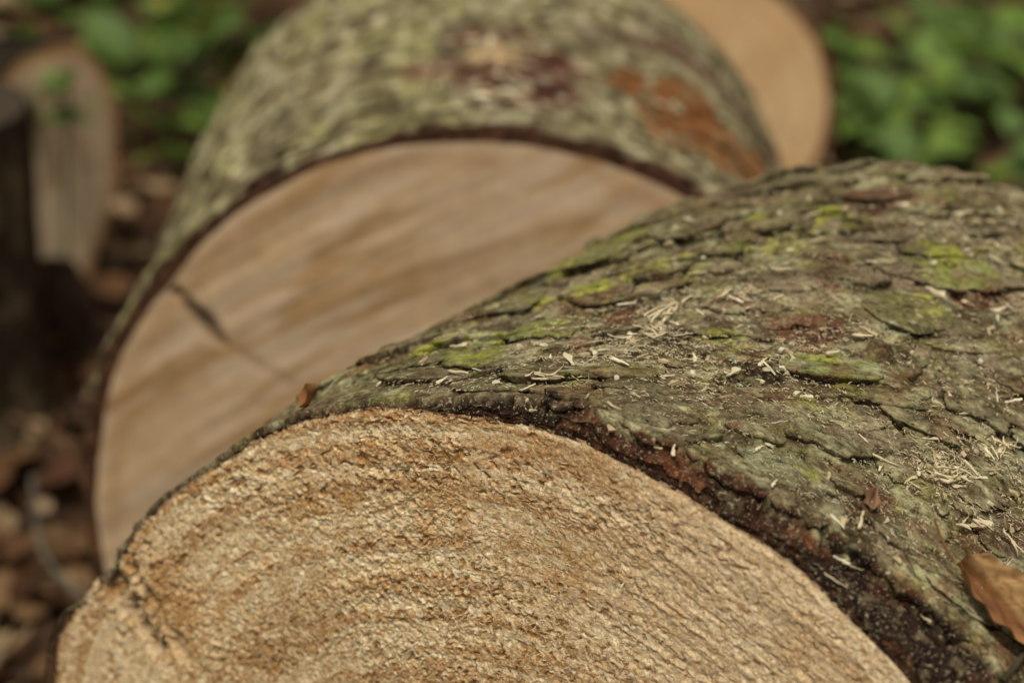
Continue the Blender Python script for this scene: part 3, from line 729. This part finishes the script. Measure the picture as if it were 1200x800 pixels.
_q = ground_at(66, 352, z=.02)
o = obj('fallen_leaf', leaf_meshes[3], MAT['leaf'], None, tuple(_q), label='dark russet dead leaf leaning on the foot of the weathered log end at left', category='leaf')
o.scale = (.050,) * 3; o.rotation_euler = (1.3, .9, .2)
def tube(pts, r0, r1, n=7):
    pts = np.array(pts, float); K = len(pts); V = []
    for i in range(K):
        d = pts[min(i + 1, K - 1)] - pts[max(i - 1, 0)]; d /= np.linalg.norm(d)
        a_ = np.cross(d, [0.3, .2, 1]); a_ /= np.linalg.norm(a_); b_ = np.cross(d, a_); r = r0 + (r1 - r0) * i / (K - 1)
        V.append([pts[i] + r * (math.cos(t) * a_ + math.sin(t) * b_) for t in np.linspace(0, 2 * PI, n, endpoint=False)])
    return np.array(V).reshape(-1, 3), grid_faces(K, n, True)
def twig(name, pts, r0, r1, colr, **kw):
    base = np.array(pts[0], float); V, Q = tube(np.array(pts) - base, r0, r1)
    c = np.array(colr) * (0.7 + .6 * fbm(V[:, 0] * 300 + 9, V[:, 1] * 300 + V[:, 2] * 200, 2, 5))[:, None]
    return obj(name, mesh(name, V, Q, None, c), MAT['twig'], None, base, **kw)
g_ = [ground_at(*q, z=.012) for q in [(38, 560), (42, 610), (52, 650), (75, 682), (105, 705), (150, 730)]]
twig('fallen_branch', g_, .0013, .0009, (.12, .11, .085), label='thin grey bent twig on the leaf litter at the lower left', category='twig')
g_ = [ground_at(*q, z=.01) for q in [(-20, 470), (40, 500), (90, 520)]]
twig('fallen_branch', g_, .0016, .001, (.12, .07, .04), label='short brown twig among dead leaves left of the middle log', category='twig')

# green plants
green_meshes = []
for k, gc in enumerate([(.150, .245, .045), (.090, .155, .032), (.175, .28, .05), (.26, .27, .06), (.120, .200, .060)]):
    P, Q = leaf_arrays(1.0, .62, -.3, .25, .35, lg, nu=8, nv=3)
    c = np.empty(P.shape); c[:] = gc; c[:, 2] = np.array(gc) * 1.3
    P[..., 0] += .5
    green_meshes.append(mesh('leaf', P, Q, None, c.reshape(-1, 3)))
def plant(x, y, h, nl, size, lab, kinds=(0, 1, 2), spread=.5, lo=.35, group='low green plants growing behind the logs'):
    z0 = ground_z(x, y)
    root = bpy.data.objects.new('green_plant', None); COL.objects.link(root); root.location = (x, y, z0); root.empty_display_size = .02
    root['label'] = lab; root['category'] = 'plant'; root['group'] = group
    lean = lg.normal(0, spread * .3, 2)
    pts = [np.array([lean[0] * h * u * u, lean[1] * h * u * u, h * u]) for u in np.linspace(0, 1, 7)]
    V, Q = tube(pts, .0012, .0006, 5)
    obj('stem', mesh('stem', V, Q, None, (.07, .10, .03)), MAT['twig'], root)
    for k in range(nl):
        u = lo + (1 - lo) * (k + .5) / nl; i = u * 6; p = pts[int(min(i, 5))] * (1 - (i - int(min(i, 5)))) + pts[int(min(i, 5)) + 1] * (i - int(min(i, 5)))
        o = obj('leaf', green_meshes[kinds[lg.integers(len(kinds))]], MAT['green'], root, p)
        s = size * lg.uniform(.7, 1.25); o.scale = (s, s, s)
        o.rotation_euler = (lg.normal(0, .3), lg.normal(.1, .35), k * 2.4 + lg.normal(0, .4))
LABG = 'small green leafy plant in the blurred clump beyond the logs'
k = 0
while k < 18:
    px, py = lg.uniform(960, 1240), lg.uniform(-60, 190)
    if py > 120 and lg.random() < .6: continue
    h = lg.uniform(.04, .10)
    p = ground_at(px, py, z=h * .7)
    if near_log(p[0], p[1], .02): continue
    plant(p[0], p[1], h, int(lg.integers(5, 9)), lg.uniform(.028, .045), LABG + ' at right', (0, 0, 1, 2, 4)); k += 1
k = 0
while k < 17:
    px, py = lg.uniform(20, 350), lg.uniform(-60, 75)
    h = lg.uniform(.05, .11)
    p = ground_at(px, py, z=h * .7)
    if near_log(p[0], p[1], .01): continue
    plant(p[0], p[1], h, int(lg.integers(4, 8)), lg.uniform(.028, .042), LABG + ' at left', (1, 1, 0, 3), group='low green plants growing at the left'); k += 1
# bright leaves hanging in front of the left log and by the middle log
def special_leafy(px, py, zf, size, n_, lab, kinds):
    p = ground_at(px, py, z=zf); plant(p[0], p[1], zf, n_, size, lab, kinds, .2, lo=.88, group='single bright seedlings')
special_leafy(222, 142, .055, .030, 3, 'bright green seedling leaf beside the left shoulder of the middle log', (2,))
special_leafy(28, 62, .13, .024, 3, 'deep green leafy stem over the weathered log end at left', (0, 1))
special_leafy(62, 34, .14, .024, 3, 'deep green leafy stem touching the top of the weathered log end', (0, 1))

# =================================================================== chips, splinters and small things on the logs
def bark_point(bf, px, py):
    """where a sight line meets the front log's real bark height"""
    h = .001
    for _ in range(4):
        th, s_ = bf.fr.bark(px, py, h); v = bf.fr.R * (PI / 2 - th)
        h = float(bf.hgt(np.array([v]), np.array([max(s_, 0)]))[0] + (bf.rad(np.array([v]), np.array([max(s_, 0)]))[0] - bf.fr.R)) + .0012
    return v, max(s_, .0003)
def splinter_mesh(L, wd, tk, bend, rg, k=6, twist=.5, fork=False):
    B = Bag(); wd = wd * .62
    def one(L, wd, off, ang, bend):
        V = []
        for j in range(k):
            u = j / (k - 1); ww = wd * (.55 + .45 * math.sin(PI * min(u * 1.3 + .15, 1))) * (1 - .5 * u) * (1 + rg.normal(0, .12))
            cxx = (u - .5) * L; cy = bend * L * (u * u - .3) + rg.normal(0, .02) * L; cz = .25 * abs(bend) * L * u + rg.normal(0, .01) * L
            tw = twist * (u - .5)
            for (a_, b_) in ((-1, -1), (1, -1), (1, 1), (-1, 1)):
                yy = a_ * ww * .5; zz = b_ * tk * .5
                V.append((cxx, cy + yy * math.cos(tw) - zz * math.sin(tw), cz + yy * math.sin(tw) + zz * math.cos(tw)))
        V = np.array(V); c, s = math.cos(ang), math.sin(ang); V = np.stack([V[:, 0] * c - V[:, 1] * s, V[:, 0] * s + V[:, 1] * c, V[:, 2]], 1) + off
        Q = list(grid_faces(k, 4, True, True)); Q += [(0, 1, 2, 3), (4 * k - 1, 4 * k - 2, 4 * k - 3, 4 * k - 4)]
        B.add(V, Q, None, (1, 1, 1))
    one(L, wd, np.zeros(3), 0, bend)
    if fork:
        for q in range(fork * 2): one(L * rg.uniform(.25, .8), wd * rg.uniform(.12, .42), np.array([rg.normal(0, .34) * L, rg.normal(0, .16) * L, tk * rg.uniform(.5, 4)]), rg.normal(0, .8), rg.normal(0, .35))
    return B
def place_on(bf, me_, v, s_, ang, up_off, name, mat, tilt=(0, 0), lowered=0, **kw):
    fr = bf.fr
    hv = np.array([v]); hs = np.array([s_]); h = float(bf.hgt(hv, hs)[0]) + up_off
    p = bf.pos(hv, hs, h)[0] - np.array([0, 0, fr.R])
    th = PI / 2 - v / fr.R
    nrm = Vector((math.cos(th), 0, math.sin(th))); tg = Vector((math.sin(th), 0, -math.cos(th))); ax = Vector((0, 1, 0))
    d = tg * math.cos(ang) + ax * math.sin(ang)
    d = (d + nrm * tilt[0]).normalized(); nn = (nrm + (nrm.cross(d)) * tilt[1]); y_ = nn.cross(d).normalized(); nn = d.cross(y_)
    Rm = Matrix((d, y_, nn)).transposed().to_4x4(); Rz = Matrix.Rotation(-fr.az, 4, 'Z')
    o = obj(name, me_, mat, None, **kw)
    W = Rz @ Rm; W.translation = Vector(fr.world(p)); o.matrix_world = W
    return o
SCOL = [np.array(c) for c in [(.66, .58, .40), (.76, .70, .52), (.52, .42, .25), (.60, .48, .30), (.44, .36, .22)]]
cg = np.random.default_rng(404)
chip_protos = []
for k in range(16):
    L = .0009 + .0026 * cg.random() ** 1.8; B_ = splinter_mesh(L, cg.uniform(.0003, .0008) * (2.2 if k % 5 == 0 else 1), cg.uniform(.00008, .0002), cg.normal(0, .18), cg, fork=(1 if k % 4 == 0 else 0))
    m_ = B_.mesh('wood_splinter', False); c = SCOL[k % 5]
    a_ = m_.color_attributes['Col']; arr = np.ones((len(m_.vertices), 4), np.float32); arr[:, :3] = c * cg.uniform(.85, 1.15); a_.data.foreach_set('color', arr.ravel()); chip_protos.append((m_, L))
# crumbs: flat little flakes of wood
for k in range(8):
    n_ = 6; an_ = np.sort(cg.uniform(0, 2 * PI, n_)); r_ = cg.uniform(.0002, .0008, n_) ; x_ = r_ * np.cos(an_) * 1.3; y_ = r_ * np.sin(an_)
    V = np.concatenate([np.stack([x_, y_, cg.uniform(.0001, .0004, n_)], 1), np.stack([x_ * .9, y_ * .9, -.0001 + 0 * x_], 1), [[0, 0, .0005]]])
    T_ = [(i, (i + 1) % n_, 12) for i in range(n_)]; Q_ = [(i, i + n_, (i + 1) % n_ + n_, (i + 1) % n_) for i in range(n_)]
    chip_protos.append((mesh('wood_crumb', V, Q_, T_, SCOL[k % 5] * .85, False), .001))
clusters = [(545, 455, 70, 12, .45), (760, 405, 70, 26, 2.0), (790, 380, 30, 16, 1.0), (850, 350, 40, 14, 1.2), (940, 415, 30, 14, .8), (820, 440, 70, 30, 1.5), (1130, 545, 60, 40, 2.6), (1090, 560, 30, 16, .8), (1170, 600, 40, 40, 1.2), (960, 230, 60, 16, .9), (1150, 260, 70, 30, 1.6), (1050, 300, 60, 30, 1.0), (1180, 360, 30, 60, 1.0), (1000, 640, 60, 50, .7), (640, 450, 60, 20, 1.0), (1150, 470, 50, 40, .9), (700, 380, 60, 40, .8)]
wts = np.array([q[4] for q in clusters]); wts /= wts.sum()
def rand_pix():
    if cg.random() < .68: return cg.uniform(440, 1215), cg.uniform(195, 800)
    q = clusters[cg.choice(len(clusters), p=wts)]; return cg.normal(q[0], q[2] * .8), cg.normal(q[1], q[3] * .8)
def valid(px, py):
    if px > 1215 or py > 815: return False
    top = np.interp(px, [400, 440, 640, 700, 850, 960, 1100, 1200, 1260], [470, 440, 340, 300, 236, 206, 206, 240, 260])
    bot = np.interp(px, [400, 494, 632, 720, 800, 924, 1025, 1070], [478, 478, 496, 530, 570, 650, 745, 800])
    if px > 560 and py > bot - (px - 560) * .12 - 8 and cg.random() < .93: return False
    return top < py < bot
SL = dict(label='tiny pale wood splinter strewn over the mossy bark of the nearest log', category='splinter', group='pale splinters scattered on the nearest log')
k = 0
for v in np.arange(-.004, .104, .0052):
    bw = float(np.interp(v, bf1.band[0], bf1.band[1])) * .68
    if bw < .0012: bw = .0012
    flake(bf1, log1, v, bw + .0034 + rg.normal(0, .0007), .0052 * rg.uniform(.8, 1.3), .0036 * rg.uniform(.8, 1.3), rg.normal(-.1, .3), MAT['bark'], rg, lift=rg.uniform(.0001, .0008), thick=rg.uniform(.0004, .0008), jag=.28, na=44)
while k < 285:
    px, py = rand_pix()
    if not valid(px, py): continue
    v, s_ = bark_point(bf1, px, py)
    if s_ > F1.L - .003: continue
    m_, L = chip_protos[cg.integers(24)]
    o = place_on(bf1, m_, v, s_, cg.uniform(0, 2 * PI), .0014, 'wood_splinter', MAT['splinter'], (cg.normal(0, .22), cg.normal(0, .3)), **SL); k += 1
    f_ = cg.uniform(.9, 1.35); o.scale = (f_, f_ * 1.45, f_)
for k in range(45):
    px, py = (cg.normal(590, 60), cg.normal(110, 22)) if k < 25 else (cg.uniform(330, 860), cg.uniform(10, 150))
    th, s_ = F2.bark(px, py); v = F2.R * (PI / 2 - th)
    if not (.006 < s_ < F2.L - .005) or not (bf2.v0 + .01 < v < bf2.v1 - .01): continue
    m_, L = chip_protos[cg.integers(16)]
    o = place_on(bf2, m_, v, s_, cg.uniform(0, 2 * PI), .0022, 'wood_splinter', MAT['splinter'], (cg.normal(0, .2), cg.normal(0, .3)), label='blurred pale wood splinter on the lichened bark of the middle log', category='splinter', group='pale splinters scattered on the middle log')
    o.scale = (1.7, 2.6, 2.0)
# the finest sawdust: one mass
k = 0; VV = []; 
while k < 12000:
    px, py = rand_pix()
    if not valid(px, py): continue
    th, s_ = F1.bark(px, py, .001)
    if bf1.bandm(np.array([F1.R * (PI / 2 - th)]), np.array([s_]))[0] > .5 and cg.random() < .94: continue
    VV.append((F1.R * (PI / 2 - th), max(s_, .0003))); k += 1
VV = np.array(VV); hh = bf1.hgt(VV[:, 0], VV[:, 1]); PP = bf1.pos(VV[:, 0], VV[:, 1], hh + .0009)
def dpos(i):
    th = PI / 2 - VV[i, 0] / F1.R; nrm = np.array([math.cos(th), 0, math.sin(th)]); a = cg.uniform(0, 2 * PI)
    d = np.array([math.sin(th), 0, -math.cos(th)]) * math.cos(a) + np.array([0, 1, 0]) * math.sin(a); return PP[i], d, nrm
V_, Q_, C_ = strip_fibres(len(VV), dpos, (.0002, .0012), (.00010, .00034), SCOL, cg, .5)
root = F1.empty('sawdust', label='fine pale sawdust sprinkled over the bark of the nearest log', category='sawdust', kind='stuff')
o = obj('dust', mesh('dust', V_, Q_, None, C_), MAT['splinter'], root, kind='stuff')

def special(px, py, L, wd, tk, bend, deg, lab, name='wood_shaving', colr=(.66, .57, .38), fork=0, tilt=(0, 0), off=.0018, cat='shaving'):
    v, s_, a, b, an, _ = blob(F1, px, py, 30, 10, deg)
    v, s_ = bark_point(bf1, px, py)
    B_ = splinter_mesh(L, wd, tk, bend, cg, k=9, twist=1.0, fork=fork); m_ = B_.mesh(name)
    arr = np.ones((len(m_.vertices), 4), np.float32); arr[:, :3] = colr; m_.color_attributes['Col'].data.foreach_set('color', arr.ravel())
    return place_on(bf1, m_, v, s_, an, off, name, MAT['splinter'], tilt, label=lab, category=cat)
special(783, 378, .0070, .0020, .0004, .30, 25, 'largest curled cream shaving tangle beside the reddish hollow on the nearest log', fork=6, tilt=(.25, .2), off=.003)
special(765, 398, .0065, .0012, .0003, -.25, -30, 'hooked shaving just below the large curled tangle', fork=3, off=.0025)
special(538, 440, .0062, .0012, .0005, .05, -14, 'straight split chip lying near the rim at the left of the mossy bark', fork=0, tilt=(.05, 0))
special(850, 353, .0055, .0015, .0003, .05, 28, 'flat pale chip above the brown bare patch', fork=0)
special(874, 362, .0050, .0011, .0003, .02, 12, 'flat chip right of the similar pale chip above the brown bare patch')
special(916, 318, .0042, .0010, .0003, .02, 0, 'short level chip in the upper middle of the mossy bark')
special(1128, 252, .0050, .0015, .0004, .02, 3, 'broad pale chip near the top right of the nearest log')
special(1006, 614, .0040, .0010, .0006, .02, 82, 'upright stub of splinter standing above the dark bark band', tilt=(.2, 0), off=.0022)
special(1120, 562, .0075, .0020, .0005, .12, 6, 'widest forked pale sliver in the splinter heap at right', fork=5, off=.002)
special(1030, 540, .0068, .0008, .0003, .03, -28, 'long thin splinter slanting left of the splinter heap', off=.002)
special(1172, 530, .0062, .0013, .0004, -.15, 48, 'steep splinter bundle at the right edge of the picture', fork=6, off=.0025)
special(1145, 620, .0045, .0014, .0003, .2, -10, 'bent chip above the brown leaf at right', fork=2, off=.002)
special(1183, 640, .0062, .0008, .0003, .25, -60, 'curving thin sliver close to the right edge above the brown leaf', off=.002, fork=1)
special(640, 448, .0050, .0018, .0003, .1, 0, 'star shaped flat chip under the lime green moss patch', fork=4)
special(980, 710 - 30, .0045, .0004, .0002, .05, -35, 'fine pale splinter stuck on the dark red inner bark band', off=.0012)
special(975, 418, .0030, .0016, .0005, .0, 10, 'cream crumb resting on the tip of the lime edged bark scale', off=.0018)
special(1178, 335, .0055, .0010, .0003, .05, -20, 'pale chip beside the lime patch near the right edge', off=.002)

# brown dead leaf at the right edge
def special_leaf():
    P, Q = leaf_arrays(.029, .0115, .25, .75, .8, cg, nu=60, nv=16)
    u = np.linspace(0, 1, 60)[:, None]; v = np.linspace(-1, 1, 31)[None, :]
    P[..., 2] += .0006 * np.sin(u * 38 - np.abs(v) * 8) * np.abs(v) + .0012 * (fbm(u * 9 + 0 * v, v * 4 + 0 * u, 3, 6) - .5)
    c = np.empty(P.shape); c[:] = (.31, .155, .058)
    c = mixc(c, (.42, .26, .115), (v > .15) * 1.0 * (u > -1)); c = mixc(c, (.17, .06, .025), np.exp(-((v + .25 + .3 * np.sin(u * 5)) / .28) ** 2) * .8)
    c = mixc(c, (.11, .05, .025), np.exp(-(v / .05) ** 2) * .8 + 0 * u)
    c = mixc(c, (.12, .05, .02), ss(.58, .68, fbm(u * 14 + 0 * v, v * 6 + 0 * u, 4, 7)) * .5)
    vein = (np.abs(np.sin((u * 19 - np.abs(v) * 4))) < .14) * .5; c = mixc(c, (.2, .10, .04), vein + 0 * u)
    v0, s0 = bark_point(bf1, 1184, 745)
    _, _, _, _, an, _ = blob(F1, 1184, 745, 30, 10, -44)
    o = place_on(bf1, mesh('fallen_leaf', P, Q, None, c.reshape(-1, 3)), v0, s0, an, .0042, 'fallen_leaf', MAT['leaf'], (0.0, -.35), label='folded orange brown dead leaf caught on the bark at the right edge', category='leaf')
    pts = [(-.015, 0, 0.0), (-.017, .0003, .0006), (-.0195, .0012, .001), (-.022, .003, .0008)]
    V, Q = tube(pts, .0003, .00022, 6); obj('leaf_stalk', mesh('leaf_stalk', V, Q, None, (.16, .08, .04)), MAT['twig'], o)
special_leaf()
# small brown scale standing on the rim
P, Q = leaf_arrays(.0052, .0022, .5, .5, .4, cg, nu=10, nv=4)
_t0, _r0 = F1.face(349, 474)
bud = obj('bud_scale', mesh('bud_scale', P, Q, None, (.34, .16, .06)), MAT['leaf'], None, label='small brown bud scale standing up on the upper left rim of the nearest log', category='bud scale')
pl = F1.world(np.array([_r0 * math.cos(_t0) + .0002, .002, _r0 * math.sin(_t0)]))
bud.matrix_world = Matrix.Translation(Vector(ground_at(347, 458)) * 0 + Vector(pl) + Vector((0, 0, .0012))) @ Matrix.Rotation(math.radians(-72), 4, 'Y') @ Matrix.Rotation(.6, 4, 'X')
# pinkish bud scale on the bark
v0, s0 = bark_point(bf1, 1020, 592); P, Q = leaf_arrays(.0058, .0026, .6, .9, 1.6, cg, nu=14, nv=6)
place_on(bf1, mesh('bud_scale', P, Q, None, (.30, .17, .11)), v0, s0, blob(F1, 1020, 592, 30, 10, 80)[4], .0018, 'bud_scale', MAT['leaf'], (.1, .2), label='pinkish papery bud scale lying on the bark right of the round lichen scale', category='bud scale')
# thin twig in the lower right corner
_p = []
for q in [(1172, 800), (1186, 782), (1200, 762), (1214, 744)]:
    v0, s0 = bark_point(bf1, *q); _p.append(F1.world(bf1.pos(np.array([v0]), np.array([s0]), bf1.hgt(np.array([v0]), np.array([s0])) + .0022)[0] - np.array([0, 0, F1.R])))
twig('bark_twig', _p, .0006, .0005, (.06, .05, .03), label='dark thin twig on the bark in the lower right corner', category='twig')
print('script seconds', round(time.time() - T0, 1))
